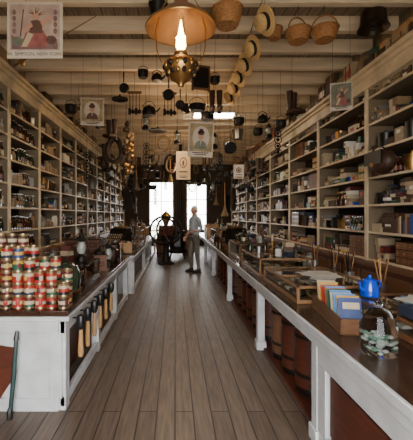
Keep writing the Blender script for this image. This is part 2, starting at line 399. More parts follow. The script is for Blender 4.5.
b=MB(); b.lathe([(.034,2.78),(.044,2.80),(.052,2.84),(.040,2.90),(.030,3.06)],glass,seg=20); b.build('chimney',parent=lamp)
b=MB(); b.lathe([(.001,2.785),(.018,2.79),(.030,2.825),(.026,2.86),(.016,2.91),(.007,2.98),(.001,3.02)],flame,seg=14); b.build('flame',parent=lamp)
b=MB()
for s in(-1,1):
    b.path([(s*.06,0,2.70),(s*.15,0,2.70),(s*.185,0,2.80),(s*.19,0,2.95),(s*.15,0,3.10),(s*.06,0,3.25),(0,0,3.32)],.005,brass,8)
for k in range(24):
    z=3.33+k*.036; pts=[(.012*math.cos(t*math.pi/4)*(1 if k%2 else 0),.012*math.cos(t*math.pi/4)*(0 if k%2 else 1),z+.022*math.sin(t*math.pi/4)) for t in range(8)]
    b.path(pts,.003,brass,5,closed=True)
b.lathe([(.001,4.17),(.05,4.18),(.06,4.2),(.001,4.2)],brass,seg=16)
b.build('harp_and_chain',parent=lamp)
def point(name,loc,e,col,r=.05,parent=None):
    l=bpy.data.lights.new(name,'POINT'); l.energy=e; l.color=col; l.shadow_soft_size=r
    o=bpy.data.objects.new(name,l); bpy.context.scene.collection.objects.link(o); o.location=loc
    if parent:o.parent=parent
    return o
point('lamp_glow',(0.0,-.0,2.88),17,(1,.68,.38),.03,lamp)
b=MB(); b.bx(-.48,.48,-.13,.13,-.05,0,white); b.bx(-.5,-.47,-.14,.14,-.09,0,white); b.bx(.47,.5,-.14,.14,-.09,0,white)
for yy in(-.09,-.03,.03,.09): b.path([(-.47,yy,-.075),(.47,yy,-.075)],.026,tube,10)
b.build('ceiling_light',loc=(.93,8.2,4.0))

# ---------- hanging goods
CZ=4.195
def hang(fn,name,X,Y,Z,*a,rz=0,**k):
    b=MB(); L=CZ-Z
    b.path([(0,0,L),(0,0,0)],.003,stringm,4)
    fn(b,*a,**k); return b.build(name,loc=(X,Y,Z),rot=(0,0,math.radians(rz)))
def f_pot(b,r=.1,h=.12,m=iron):
    b.path(arc(0,-r,r,0,180,10),.005,m,5)
    b.lathe([(.001,-r-h),(r*.8,-r-h),(r*1.0,-r-h*.7),(r,-r),(r*1.08,-r+.005),(r*.95,-r),(r*.9,-r-h*.7),(.001,-r-h+.01)],m,seg=18)
def f_skillet(b,r=.1,m=iron):
    b.path([(0,0,0),(0,0,-.15)],[.012,.009],m,6)
    b.lathe([(.001,0),(r*.85,0),(r,-.04),(r*.97,-.04),(r*.8,-.01),(.001,-.01)],m,(0,.02,-.14-r),20,RX(90))
def f_kettle(b,r=.09,m=iron):
    b.path(arc(0,-r*.9,r*.9,0,180,10),.006,m,6)
    b.lathe([(.001,-2.1*r),(r*.9,-2.05*r),(r*1.05,-1.5*r),(r*.8,-.9*r),(r*.3,-.7*r),(.02,-.6*r),(.02,-.5*r),(.001,-.48*r)],m,seg=18)
    b.path([(r*.8,0,-1.6*r),(r*1.3,0,-1.3*r),(r*1.6,0,-.9*r)],[.022,.015,.01],m,8)
def f_lantern(b,m=iron,s=1.):
    b.path([(x*s,y,z*s) for x,y,z in arc(0,-.09,.08,0,180,10)],.004,m,5)
    b.lathe([(.001,-.02*s),(.03*s,-.03*s),(.035*s,-.07*s),(.06*s,-.1*s),(.035*s,-.11*s)],m,seg=14)
    b.lathe([(.035*s,-.11*s),(.055*s,-.17*s),(.05*s,-.22*s),(.035*s,-.25*s)],paleg,seg=14)
    b.lathe([(.035*s,-.25*s),(.05*s,-.26*s),(.075*s,-.29*s),(.075*s,-.34*s),(.001,-.34*s)],m,seg=14)
    for q in(-1,1): b.path([(q*.07*s,0,-.30*s),(q*.085*s,0,-.2*s),(q*.06*s,0,-.08*s),(q*.03*s,0,-.05*s)],.006*s,m,6)
def f_basket(b,r=.13,h=.14,m=wicker):
    b.path(arc(0,-r*1.1,r*.98,0,180,14,rz=r*1.1),.009,m,6)
    pr=[];n=9
    for i in range(n):
        t=i/(n-1); pr.append((r*(.72+.28*math.sin(t*1.4))+(.004 if i%2 else 0),-r*1.1-h+h*t))
    b.lathe([(.001,-r*1.1-h)]+pr+[(r*.93,-r*1.1-.005),(r*.68,-r*1.1-h+.02),(.001,-r*1.1-h+.02)],m,seg=24)
    b.path([(r*1.02*math.cos(2*math.pi*i/24),r*1.02*math.sin(2*math.pi*i/24),-r*1.1) for i in range(24)],.01,m,6,closed=True)
def f_bucket(b,r=.13,h=.2,m=tin):
    b.path(arc(0,-r,r,0,180,12),.004,iron,5)
    b.lathe([(.001,-r-h),(r*.72,-r-h),(r*.75,-r-h*.9),(r*.97,-r-.01),(r*1.03,-r),(r*.94,-r),(r*.7,-r-h+.02),(.001,-r-h+.02)],m,seg=20)
def f_coil(b,r=.13,m=ropem):
    for k in range(5):
        rr=r+R_.uniform(-.012,.012); oy=(k-2)*.014; ox=R_.uniform(-.01,.01)
        b.path([(ox+rr*math.sin(2*math.pi*i/20),oy,-r*1.25-rr*1.25*math.cos(2*math.pi*i/20)) for i in range(20)],.011,m,6,closed=True)
    b.path([(-.03,-.035,-.0),(.03,-.04,-.05),(.03,.04,-.04),(-.02,.03,0)],.012,m,6)
def f_boots(b,m=leather):
    for s in(-1,1):
        b.path([(0,0,0),(s*.06,0,-.05)],.004,stringm,4)
        b.path([(s*.065,0,-.03),(s*.065,0,-.15),(s*.065,.0,-.28),(s*.065,-.02,-.33)],[.055,.05,.042,.045],m,10)
        b.path([(s*.065,.04,-.36),(s*.065,-.05,-.36),(s*.065,-.15,-.37),(s*.065,-.2,-.375)],[.035,.042,.04,.022],m,10)
        b.box((s*.065,.035,-.405),(.06,.06,.03),black)
def f_coat(b,m=cloth_d,h=.75):
    b.path([(-.2,0,-.1),(0,0,-.02),(.2,0,-.1)],.012,midwood,6)
    b.path(arc(0,.0,.025,-60,200,8),.004,iron,5)
    b.lathe([(.05,-.03),(.10,-.05),(.22,-.11),(.20,-.25),(.19,-h*.6),(.24,-h),(.22,-h),(.15,-h*.6)],m,seg=18,sc=(1,.38))
    for s in(-1,1): b.path([(s*.19,0,-.12),(s*.25,0,-.3),(s*.24,-.03,-.56)],[.06,.055,.045],m,10)
def f_collar(b,m=leather):
    b.path([(.15*math.sin(2*math.pi*i/20)*(1+.15*math.cos(2*math.pi*i/20)),0,-.28-.25*math.cos(2*math.pi*i/20)) for i in range(20)],[.045+.02*(1-math.cos(2*math.pi*i/20))/2 for i in range(20)],m,8,closed=True)
def f_washboard(b):
    for s in(-1,1): b.bx(s*.13-.012,s*.13+.012,-.012,.012,-.38,0,midwood)
    b.bx(-.13,.13,-.012,.012,-.03,0,midwood); b.bx(-.13,.13,-.012,.012,-.36,-.33,midwood); b.bx(-.12,.12,-.006,.006,-.33,-.03,iron)
    for i in range(9): b.path([(-.12,-.008,-.06-i*.03),(.12,-.008,-.06-i*.03)],.006,iron,5)
def f_broom(b):
    b.path([(0,0,0),(0,0,-.7)],.012,lightwood,6); b.lathe([(.02,-.68),(.035,-.72),(.05,-.78),(.13,-1.0),(.12,-1.0),(.001,-.98)],ropem,seg=14,sc=(1,.4))
def f_string(b,n=9,m=None,dz=.12,m2=brass):
    for k in range(n):
        q=-.05-k*dz
        for t in range(3):
            a=R_.uniform(0,6.28); b.ell((.035*math.cos(a),.035*math.sin(a),q+R_.uniform(-.03,.03)),(.045,.045,.055),m or R_.choice([m2,leather,stone,leather]),8,6)
    b.path([(0,0,0),(0,0,-.05-(n-1)*dz)],.006,stringm,5)
def f_lid(b,r=.14,m=iron):
    b.lathe([(.001,0),(.02,-.005),(.02,-.03),(r*.4,-.04),(r,-.07),(r,-.085),(.001,-.06)],m,seg=20)
def f_bell(b,m=None):
    m=m or mat('dark_bronze',(.06,.04,.028),.35,metal=.8)
    b.lathe([(.001,0),(.03,-.01),(.04,-.05),(.1,-.08),(.14,-.16),(.15,-.28),(.18,-.34),(.17,-.34),(.13,-.28),(.001,-.1)],m,seg=28); b.ell((0,0,-.33),(.03,.03,.035),iron,8,6)
def f_tools(b):
    for k in range(4):
        x=-.09+k*.06; b.path([(x,0,0),(x,0,-.3-.04*(k%2))],.008,midwood,6)
        if k%2: b.lathe([(.001,-.30),(.035,-.33),(.04,-.38),(.001,-.40)],iron,(x,0,0),10,sc=(1,.4))
        else: b.box((x,0,-.35),(.05,.008,.12),iron)
    b.bx(-.13,.13,-.015,.015,-.02,.02,midwood)
def f_traps(b):
    for k in range(5):
        z=-.06-k*.13; rr=.06+.01*(k%3)
        b.path([(rr*math.cos(2*math.pi*i/14),(.01 if k%2 else -.01),z+rr*math.sin(2*math.pi*i/14)) for i in range(14)],.010,iron,6,closed=True)
        b.bx(-.03,.03,-.008,.008,z-.025,z+.025,iron)
    b.path([(0,0,0),(0,0,-.62)],.006,iron,5)
hang(f_bucket,'hanging_bucket',-.18,3.6,3.86,.1,.12,iron)
hang(f_pot,'hanging_cooking_pot',-.47,5.0,3.72,.075,.1)
hang(f_kettle,'hanging_kettle',-.27,5.05,3.68,.08)
hang(f_skillet,'hanging_skillet',-.1,5.2,3.62,.09)
hang(f_skillet,'hanging_skillet',.08,5.2,3.45,.075)
hang(f_pot,'hanging_cooking_pot',.35,5.4,3.40,.13,.09)
hang(f_lid,'hanging_lid',-.94,5.8,3.58,.14)
hang(f_lid,'hanging_lid',-.33,6.5,3.22,.18)
hang(f_washboard,'hanging_washboard',.38,5.0,3.73,rz=15)
hang(f_kettle,'hanging_kettle',-.45,5.9,3.50,.12)
hang(f_string,'string_of_sleigh_bells',-1.0,7.0,3.45,11)
hang(f_string,'string_of_sleigh_bells',-.93,7.1,3.3,8)
hang(f_boots,'hanging_boots',.72,6.0,3.75); hang(f_pot,'hanging_cooking_pot',.62,6.5,3.6,.13,.12)
hang(f_lantern,'hanging_lantern',.78,6.8,3.2); hang(f_lantern,'hanging_lantern',-.6,6.9,3.6)
hang(f_boots,'hanging_boots',.72,7.5,2.95); hang(f_skillet,'hanging_skillet',1.15,7.0,3.2,.13)
hang(f_tools,'hanging_tool_rack',-.75,6.3,3.8); hang(f_traps,'hanging_steel_traps',-.62,7.4,3.1); hang(f_traps,'hanging_steel_traps',1.0,7.6,2.9)
hang(f_tools,'hanging_tool_rack',-.1,6.2,3.75,rz=10); hang(f_lantern,'hanging_lantern',.05,7.8,3.5); hang(f_kettle,'hanging_kettle',.45,7.4,3.3,.11)
hang(f_collar,'horse_collar',-1.3,7.3,3.2); hang(f_coil,'rope_coil',-.25,7.6,3.3); hang(f_bucket,'hanging_bucket',1.25,7.8,3.3,.14,.2,iron)
hang(f_skillet,'hanging_skillet',-.8,5.3,3.75,.08); hang(f_pot,'hanging_cooking_pot',.62,5.3,3.75,.08,.09); hang(f_skillet,'hanging_skillet',.2,6.1,3.7,.1)
hang(f_bell,'hanging_bell',2.42,4.15,4.14)
hang(f_basket,'hanging_basket',.53,3.45,3.78,.15,.17,rz=80)
hang(f_basket,'hanging_basket',1.45,4.0,3.85,.14,.13,rz=20)
hang(f_basket,'hanging_basket',1.76,4.0,3.88,.15,.13,rz=-15)
hang(f_basket,'hanging_basket',1.20,4.1,3.87,.09,.12,rz=60)
fns=[(f_lantern,'hanging_lantern'),(f_boots,'hanging_boots'),(f_coil,'rope_coil'),(f_collar,'horse_collar'),(f_bucket,'hanging_bucket'),(f_pot,'hanging_cooking_pot'),(f_broom,'hanging_broom'),(f_tools,'hanging_tool_rack'),(f_kettle,'hanging_kettle'),(f_boots,'hanging_boots'),(f_pot,'hanging_cooking_pot'),(f_traps,'hanging_steel_traps'),(f_traps,'hanging_steel_traps')]
used=[]
def far(n,xr,yr,zr):
    c=0;t=0
    while c<n and t<900:
        t+=1; X=R_.uniform(*xr); Y=R_.uniform(*yr)
        if any(abs(X-a)<.38 and abs(Y-q)<.4 for a,q in used): continue
        if abs(Y-8.2)<.5 and X>.2 and X<1.6: continue
        used.append((X,Y)); f,nm=R_.choice(fns)
        kw={}
        if f is f_bucket: kw={'m':R_.choice([iron,leather,tin])}
        if f is f_collar and R_.random()<.6: f,nm=f_traps,'hanging_steel_traps'
        hang(f,nm,X,Y,R_.uniform(*zr),rz=R_.uniform(-60,60),**kw); c+=1
far(22,(-2.0,-.5),(7.6,10.6),(2.4,3.3)); far(20,(.95,2.2),(8.,11),(2.4,3.3)); far(28,(-2.,2.2),(11,15.),(2.7,3.6))
far(14,(-1.6,1.8),(9.2,14.5),(3.0,3.6)); far(8,(1.2,2.2),(5.6,7.8),(3.3,3.7)); far(5,(-2.,-1.2),(5.8,7.5),(3.4,3.8))
for X,Y,Z,m in ((-1.55,11.3,2.5,cloth_d),(1.95,11.4,2.5,cloth_b),(-1.7,14.2,2.4,cloth_b),(2.1,13.5,2.4,cloth_d)):
    hang(f_coat,'hanging_coat',X,Y,Z,m,.8,rz=R_.uniform(50,80))
b=MB()
b.path([(.98,3.3,4.19),(.96,3.6,3.90),(.96,5.0,3.84),(.96,6.3,3.86),(.96,6.6,4.19)],.004,stringm,5)
for i,y in enumerate((3.66,4.25,4.72,5.14,5.56,6.0)):
    b.path([(.96,y,3.87),(.96,y,3.64)],.003,stringm,4)
    o=b.X; dv=Vector((-.86+R_.uniform(-.06,.06),-.22,-.40+R_.uniform(-.08,.08)))
    b.X=Matrix.Translation((.98,y,3.62))@dv.to_track_quat('Z','Y').to_matrix().to_4x4()
    b.lathe([(.155,0),(.158,.004),(.155,.008),(.094,.010),(.092,.012),(.092,.052),(.090,.054),(.089,.092),(.082,.098),(.001,.1)],[straw,straw,straw,straw,bandm,bandm,straw,straw,straw],seg=28)
    b.lathe([(.155,0),(.09,.0),(.086,.08),(.001,.086)],cloth_b,seg=28); b.X=o
b.build('straw_boater_hats')
b=MB(); b.path([(-1.75,3.7,3.15),(-1.35,3.9,3.55),(-.95,4.1,3.93)],[.012,.008,.004],midwood,8); b.path([(-1.35,3.9,3.55),(-1.35,3.9,4.19)],.003,stringm,4); b.path([(-1.65,3.75,3.25),(-1.65,3.75,4.19)],.003,stringm,4)
b.lathe([(.001,-.02),(.03,-.02),(.03,.02),(.001,.02)],brass,(-1.68,3.73,3.2),12,RX(90)); b.build('fishing_rod')

# ---------- posters
def text(par,t,size,loc,m,sx=1):
    cu=bpy.data.curves.new('lettering','FONT'); cu.body=t; cu.size=size; cu.align_x='CENTER'; cu.extrude=.0005
    o=bpy.data.objects.new('lettering',cu); bpy.context.scene.collection.objects.link(o); cu.materials.append(m)
    o.location=loc; o.rotation_euler=(math.pi/2,0,0); o.scale=(sx,1,1); o.parent=par
def poster(name,X,Y,Z,w,h,bg,kind,rz=0,ry=0,words=None,ca=brownp,cb_=rose):
    b=MB(); b.bx(-w/2,w/2,-.004,.004,-h/2,h/2,paperc)
    lo=-.36 if kind==0 else -.34
    b.bx(-w/2*.9,w/2*.9,-.006,-.004,h*lo,h*.45,bg)
    def P(pts,m,yy=-.0075): b.poly([(w*x,yy,h*z) for x,z in pts],m)
    def el(cx,cz,rx,rz_,m,yy=-.008): P([(cx+rx*math.cos(k*math.pi/8),cz+rz_*math.sin(k*math.pi/8)) for k in range(16)],m,yy)
    if kind==0:
        P([(-.42,-.34),(.42,-.34),(.40,-.16),(.25,-.10),(.10,-.16),(-.1,-.12),(-.28,-.18),(-.42,-.08)],mauve,-.0070)
        P([(-.24,-.31),(.20,-.31),(.24,-.16),(.15,.0),(-.03,.03),(-.17,-.06)],rose)
        P([(-.10,-.06),(.14,-.06),(.13,.13),(.05,.18),(-.07,.16)],brownp,-.0080)
        P([(-.24,-.30),(-.14,-.30),(-.02,-.08),(-.12,-.04)],cr_,-.0082)
        el(.02,.23,.055,.06,skin,-.0085)
        for k in range(9):
            a=math.radians(10+k*20); c,s=math.cos(a),math.sin(a)
            P([(.02+.05*c-.015*s,.25+.04*s+.015*c),(.02+.19*c,.25+.16*s),(.02+.05*c+.015*s,.25+.04*s-.015*c)],[rose,brownp,cr_][k%3],-.0083)
        P([(.10,.13),(.28,.26),(.31,.23),(.14,.06)],skin,-.0084); P([(-.06,.13),(-.22,.0),(-.19,-.05),(-.03,.06)],skin,-.0084)
        P([(-.27,-.12),(-.245,-.12),(-.19,.36),(-.21,.36)],brownp,-.0086)
        el(-.31,-.20,.09,.08,teal,-.0083); el(.30,-.18,.09,.08,brownp,-.0083)
        for k in(-1,1):
            for q in range(4): el(k*.37,-.02+q*.11,.035,.05,mauve,-.0072)
    elif kind==1:
        el(0,.06,.34,.32,paperc,-.0070)
        P([(-.26,-.27),(.26,-.27),(.2,-.1),(.07,-.03),(-.07,-.03),(-.2,-.1)],ca)
        el(0,.1,.11,.12,skin); el(0,.19,.14,.07,brownp,-.0085); P([(-.09,.19),(.09,.19),(.07,.3),(-.07,.3)],brownp,-.0085)
        P([(-.03,-.03),(.03,-.03),(.0,-.2)],cr_,-.008)
    else:
        el(0,.1,.28,.2,cb_); el(0,.1,.2,.14,cr_,-.0085); el(0,.08,.08,.1,ca,-.009); P([(-.3,-.2),(.3,-.2),(.3,-.25),(-.3,-.25)],ca)
    if not words:
        for q in range(2): P([(-.32+.08*q,-.39-.05*q),(.32-.08*q,-.39-.05*q),(.32-.08*q,-.365-.05*q),(-.32+.08*q,-.365-.05*q)],leather)
    for s in(-1,1): b.path([(s*w*.4,0,h/2),(s*w*.38,0,CZ-Z)],.002,stringm,4)
    o=b.build(name,loc=(X,Y,Z),rot=(0,math.radians(ry),math.radians(rz)))
    if words: text(o,words,h*.085,(0,-.006,-h*.45),leather)
poster('advertising_poster',-1.235,3.0,3.16,.49,.50,pink,0,words='W. SIMPSON, NEW YORK')
poster('advertising_poster',-1.34,5.5,3.2,.37,.45,olive,1,rz=8)
poster('advertising_poster',.38,5.0,2.64,.37,.52,olive,1,ry=3,ca=teal)
poster('advertising_poster',.17,7.0,2.55,.29,.58,cr_,2,ca=brownp,cb_=mauve)
poster('advertising_poster',2.2,4.5,3.1,.27,.37,teal,0,rz=-20)
poster('advertising_poster',1.35,7.2,2.45,.22,.3,paper,2,cb_=mauve)

# ---------- things on right counter
TZ=.786
b=MB()
b.bx(-.09,.09,-.33,.33,0,.012,lightwood)
for x in(-.09,.08): b.bx(x,x+.012,-.33,.33,0,.10,midwood)
for y in(-.33,.32): b.bx(-.09,.092,y,y+.012,0,.10,midwood)
cols_=[bl,ye,ltblue,cr_,ltblue,gr,orr,ltblue,rd,ye,bl,cr_]
for i in range(12):
    y=-.29+i*.05; jx=R_.uniform(-.014,.014); jz=R_.uniform(0,.02)
    b.box((jx,y+.02,.115+jz),(.14,.006,.19),cols_[i%12],RX(-14))
    b.box((jx,y+.0105,.165+jz),(.10,.003,.04),R_.choice([cr_,paper,rd,bl,orr]),RX(-14))
    b.box((jx,y+.0255,.105+jz),(.08,.003,.025),R_.choice([rd,gr,ye,navy]),RX(-14))
b.build('greeting_card_rack',loc=(1.16,2.42,TZ),rot=(0,0,math.radians(-8)))
b=MB()
b.lathe([(.001,0),(.085,0),(.092,.02),(.092,.15),(.075,.185),(.072,.2),(.078,.205)],glass,seg=28)
b.lathe([(.085,.205),(.085,.215),(.05,.235),(.02,.24),(.02,.255),(.028,.27),(.001,.28)],glass,seg=24)
for i in range(60):
    a=R_.uniform(0,6.28);q=R_.uniform(0,.068); b.ell((q*math.cos(a),q*math.sin(a),.02+R_.uniform(0,.08)),(.014,.014,.01),R_.choice([mat('mint_green',(.10,.22,.15),.3),paleg,gr,paleg]),8,5)
b.build('candy_jar',loc=(1.10,1.84,TZ))
b=MB()
b.lathe([(.001,0),(.085,0),(.09,.01),(.08,.08),(.06,.145),(.062,.15),(.058,.16),(.02,.175),(.015,.185),(.02,.2),(.001,.205)],bluee,seg=24)
b.path([(-.07,0,.05),(-.11,0,.09),(-.125,0,.15)],[.02,.013,.01],bluee,10)
b.path([(.06,0,.14),(.12,0,.14),(.13,0,.09),(.085,0,.03)],.008,bluee,8)
o=b.build('enamel_coffee_pot',loc=(1.50,2.62,TZ+.122),rot=(0,0,.3)); o.scale=(.8,.8,.8)
def case(name,x0,x1,y0,y1,h,wd=midwood,fill=True,z=TZ):
    b=MB(); W=x1-x0;D=y1-y0; t=.022
    b.bx(0,W,0,D,0,.035,wd)
    for x in(0,W-t):
        for y in(0,D-t): b.bx(x,x+t,y,y+t,.035,h,wd)
    for x in(0,W-t): b.bx(x,x+t,0,D,h-t,h,wd)
    for y in(0,D-t): b.bx(0,W,y,y+t,h-t,h,wd)
    b.bx(t,W-t,t,D-t,h-.012,h-.008,glass); b.bx(.008,.012,t,D-t,.035,h-t,glass); b.bx(t,W-t,.008,.012,.035,h-t,glass)
    if D>.8: b.bx(0,W,D/2-.012,D/2+.012,h-t,h,wd)
    if fill:
        for i in range(max(1,int((D-.1)/.11))):
            for j in range(max(1,int((W-.08)/.1))):
                c=(.08+j*.1,.09+i*.11,.036); q=R_.random()
                if q<.5: b.box((c[0],c[1],c[2]+.012),(.07,.07,.022),R_.choice([cr_,maroon,brass,paper,leather,bl,tin,tan]),RZ(R_.uniform(-20,20)))
                elif q<.8: b.lathe([(.001,0),(.03,0),(.032,.03),(.02,.035),(.001,.035)],R_.choice([brass,tin,china,stone]),c,10)
                else: b.path([(c[0]-.03,c[1]-.02,c[2]+.008),(c[0]+.035,c[1]+.03,c[2]+.01)],.007,R_.choice([midwood,iron,tin]),5)
    b.build(name,loc=(x0,y0,z),bev=.002)
oak=mat('case_oak',(.20,.10,.042),.4,var=.25,scale=8,stretch=(1,6,6))
case('display_case',1.02,1.66,4.1,5.2,.22,oak); case('display_case',1.02,1.70,2.84,3.92,.15,oak)
case('display_case',1.02,1.6,5.4,6.3,.28,midwood); case('display_case',1.1,1.7,9.2,10.6,.34)
case('display_case',1.36,1.96,1.72,2.72,.12,midwood)
b=MB()
for i in range(7): b.box((R_.uniform(-.06,.06),R_.uniform(-.1,.1),.002+i*.003),(.21,.28,.002),paper,RZ(R_.uniform(-40,40)))
b.build('loose_papers',loc=(1.42,3.3,TZ+.15))
b=MB()
for i in range(5): b.box((R_.uniform(-.04,.04),R_.uniform(-.05,.05),.002+i*.003),(.21,.28,.002),[paper,buff,ltblue,paper,paper][i],RZ(R_.uniform(-40,40)))
b.build('loose_papers',loc=(1.76,2.4,TZ+.12))
b=MB()
b.bx(-.14,.14,-.1,.1,0,.012,navy)
for s in(-1,1): b.bx(s*.14-.006,s*.14+.006,-.1,.1,0,.06,navy); b.bx(-.14,.14,s*.1-.006,s*.1+.006,0,.06,navy)
for i in range(14): b.ell((R_.uniform(-.1,.1),R_.uniform(-.06,.06),.035+R_.uniform(0,.02)),(.03,.03,.025),R_.choice([bl,navy,ltblue,tin,gr]),8,6)
b.build('trinket_tray',loc=(1.56,2.05,TZ+.12))
def register(X,Y,rz,m=brass):
    b=MB(); b.bx(-.22,.22,-.2,.2,0,.12,midwood)
    prof=[(-.2,.12),(-.2,.2),(-.05,.36),(.0,.46),(.15,.46),(.2,.36),(.2,.12)]
    n=len(prof); vs=[(x,p[0],p[1]) for x in(-.2,.2) for p in prof]
    b.add(vs,[tuple(range(n))[::-1],tuple(range(n,2*n))]+[(i,(i+1)%n,n+(i+1)%n,n+i) for i in range(n)],m)
    for i in range(7):
        for j in range(3): b.path([(-.15+i*.05,-.19+j*.045,.2+j*.05),(-.15+i*.05,-.22+j*.045,.24+j*.05)],[.006,.011],cr_,8)
    b.bx(-.12,.12,-.02,.17,.46,.50,brass); b.path([(.2,0,.25),(.26,0,.28),(.27,-.05,.38)],.01,iron,8)
    b.build('cash_register',loc=(X,Y,TZ),rot=(0,0,rz),bev=.006)
register(1.35,7.25,.5,iron); register(-1.2,7.25,-.4,iron)
def scale_(X,Y,rz=0):
    b=MB(); b.lathe([(.001,0),(.13,0),(.13,.02),(.05,.04),(.025,.07),(.02,.3),(.03,.32),(.001,.34)],iron,seg=16)
    b.path([(-.24,0,.33),(0,0,.30),(.24,0,.33)],.01,brass,8)
    for s in(-1,1):
        for q in(-1,1): b.path([(s*.24,0,.33),(s*.24+q*.09,0,.16)],.002,brass,4)
        b.lathe([(.001,.12),(.05,.125),(.1,.16),(.095,.162),(.001,.13)],brass,(s*.24,0,0),18)
    b.build('balance_scale',loc=(X,Y,TZ),rot=(0,0,rz))
scale_(-1.5,4.75,.3); scale_(1.45,8.3,1.2)
case('display_case',-1.5,-.95,3.62,4.3,.20,darkwood)
b=MB()
b.bx(-.26,.26,-.18,.18,0,.36,midwood); b.bx(-.29,.29,-.21,.2,.36,.39,darkwood)
for i in range(3):
    for j in range(3): b.bx(-.24+j*.165,-.09+j*.165,-.195,-.18,.02+i*.11,.115+i*.11,redwood); b.ell((-.165+j*.165,-.2,.07+i*.11),(.012,.012,.012),brass,8,6)
b.build('spool_cabinet',loc=(-1.42,5.35,TZ),bev=.003)
b=MB()
b.bx(-.1,.1,-.1,.1,0,.03,midwood); b.bx(-.08,.08,-.08,.08,.03,.19,midwood); b.bx(-.1,.1,-.1,.1,.19,.21,midwood)
b.bx(-.05,.05,-.09,-.08,.06,.13,redwood); b.ell((0,-.1,.095),(.012,.012,.012),brass,8,6)
b.lathe([(.075,.21),(.08,.25),(.04,.29),(.012,.3),(.012,.32)],iron,seg=16); b.path([(0,0,.32),(.14,0,.34)],.006,iron,6); b.lathe([(.01,.34),(.018,.37),(.01,.4),(.001,.4)],midwood,(.14,0,0),10)
b.build('coffee_grinder',loc=(-1.02,4.6,TZ),rot=(0,0,.4))
b=MB(); f_lantern(b,iron,1.1); b.build('oil_lantern',loc=(-.98,5.0,TZ+.374))
b=MB(); f_lantern(b,iron,1.0); b.build('oil_lantern',loc=(-1.1,4.0,TZ+.20+.34))
b=MB()
b.lathe([(.001,0),(.15,0),(.16,.02),(.001,.02)],midwood,seg=24); b.lathe([(.14,.02),(.145,.16),(.11,.24),(.05,.28),(.015,.29),(.02,.32),(.001,.33)],mat('green_tint_glass',(.035,.05,.03),.08,coat=.5),seg=24)
b.build('glass_dome',loc=(-1.08,3.36,TZ))
for i,(x,y) in enumerate(((-.98,5.4),(-1.0,5.7),(-1.25,5.9),(-1.68,4.4))):
    b=MB(); jar(b,(0,0,0),.26+.05*(i%3),.085,R_.choice([brglass,stone,paleg]),tin,18); b.build('storage_jar',loc=(x,y,TZ))
case('display_case',-1.5,-.88,8.2,9.6,.34); case('display_case',-1.5,-.88,10.2,11.8,.36)
def crate(X,Y,Z,w,d,h,rz=0,nm='wooden_crate'):
    b=MB()
    for i in range(3):
        z0=h*i/3+.004;z1=h*(i+1)/3-.004
        b.bx(-w/2,w/2,-d/2,-d/2+.012,z0,z1,lightwood);b.bx(-w/2,w/2,d/2-.012,d/2,z0,z1,lightwood)
        b.bx(-w/2,-w/2+.012,-d/2,d/2,z0,z1,lightwood);b.bx(w/2-.012,w/2,-d/2,d/2,z0,z1,lightwood)
    b.bx(-w/2,w/2,-d/2,d/2,0,.012,lightwood)
    for i in range(12): b.ell((R_.uniform(-w/2+.06,w/2-.06),R_.uniform(-d/2+.06,d/2-.06),h-.02),(.045,.045,.045),R_.choice([rd,cr_,leather,gr]),8,6)
    b.build(nm,loc=(X,Y,Z),rot=(0,0,rz))
crate(-1.0,6.78,TZ,.28,.24,.2,.1); crate(-1.2,12.6,TZ,.5,.4,.3); crate(1.3,11.5,TZ,.5,.4,.3); crate(1.35,12.6,TZ,.5,.5,.4)
for i,(x,y) in enumerate(((1.12,6.65),(1.35,6.6),(1.1,8.9),(1.5,8.9),(1.2,11.0))):
    b=MB(); jar(b,(0,0,0),.26,.08,[paleg,stone,brglass][i%3],tin,18); b.build('storage_jar',loc=(x,y,TZ))
def clutter(x0,x1,y0,y1,n,z,hs=1.):
    b=MB(); pl=[]
    t=0
    while len(pl)<n and t<2000:
        t+=1; x=R_.uniform(x0,x1); y=R_.uniform(y0,y1)
        if any(abs(x-a)<.12 and abs(y-c)<.13 for a,c in pl): continue
        pl.append((x,y)); k=R_.randint(0,6); h=R_.uniform(.08,.3)*hs
        if k==0: jar(b,(x,y,z),h,.05,R_.choice([brglass,stone,paleg,bglass]),tin,12)
        elif k==1: bottle(b,(x,y,z),.2*hs+.05,R_.choice([bglass,brglass]),10)
        elif k==2:
            for q in range(R_.randint(1,3)): b.box((x,y,z+.03+q*.06),(.11,.11,.056),R_.choice([buff,choc,maroon,tan,navy,cr_]),RZ(R_.uniform(-25,25)))
        elif k==3: bowl(b,(x,y,z),.06,R_.choice([china,brass,stone]),2)
        elif k==4:
            b.lathe([(.001,0),(.045,0),(.045,.01),(.012,.03),(.01,h*.7),(.02,h*.75),(.012,h*.8),(.012,h+.06),(.001,h+.06)],[brass]*6+[cr_,cr_],(x,y,z),12)
        elif k==5:
            b.lathe([(.001,0),(.04,0),(.042,.09),(.038,.09),(.036,.01),(.001,.01)],R_.choice([tin,china,black]),(x,y,z),14); b.path([(x+.04,y,z+.07),(x+.065,y,z+.05),(x+.04,y,z+.02)],.005,tin,5)
        else:
            b.lathe([(.001,0),(.05,0),(.05,.12*hs),(.045,.12*hs),(.045,.02),(.001,.02)],R_.choice([leather,iron,tin]),(x,y,z),12)
            for q in range(5):
                a=q*1.25; b.path([(x,y,z+.03),(x+.06*math.cos(a),y+.06*math.sin(a),z+.25*hs+.05)],.005,R_.choice([midwood,iron,lightwood]),5)
    b.build('assorted_merchandise')
clutter(-1.7,-1.55,3.1,4.2,6,TZ); clutter(-1.35,-.95,3.02,3.15,2,TZ); clutter(-1.2,-.95,6.0,6.1,2,TZ); clutter(-1.72,-1.55,6.9,13,26,TZ,1.5); clutter(1.78,1.92,3.0,8,24,TZ,1.2)
clutter(1.72,1.92,8.4,13.5,24,TZ,1.6); clutter(1.08,1.6,4.2,5.1,10,TZ+.22,.7); clutter(1.08,1.5,5.5,6.2,7,TZ+.28,.8); clutter(1.0,1.15,7.6,8.3,5,TZ,1.3)
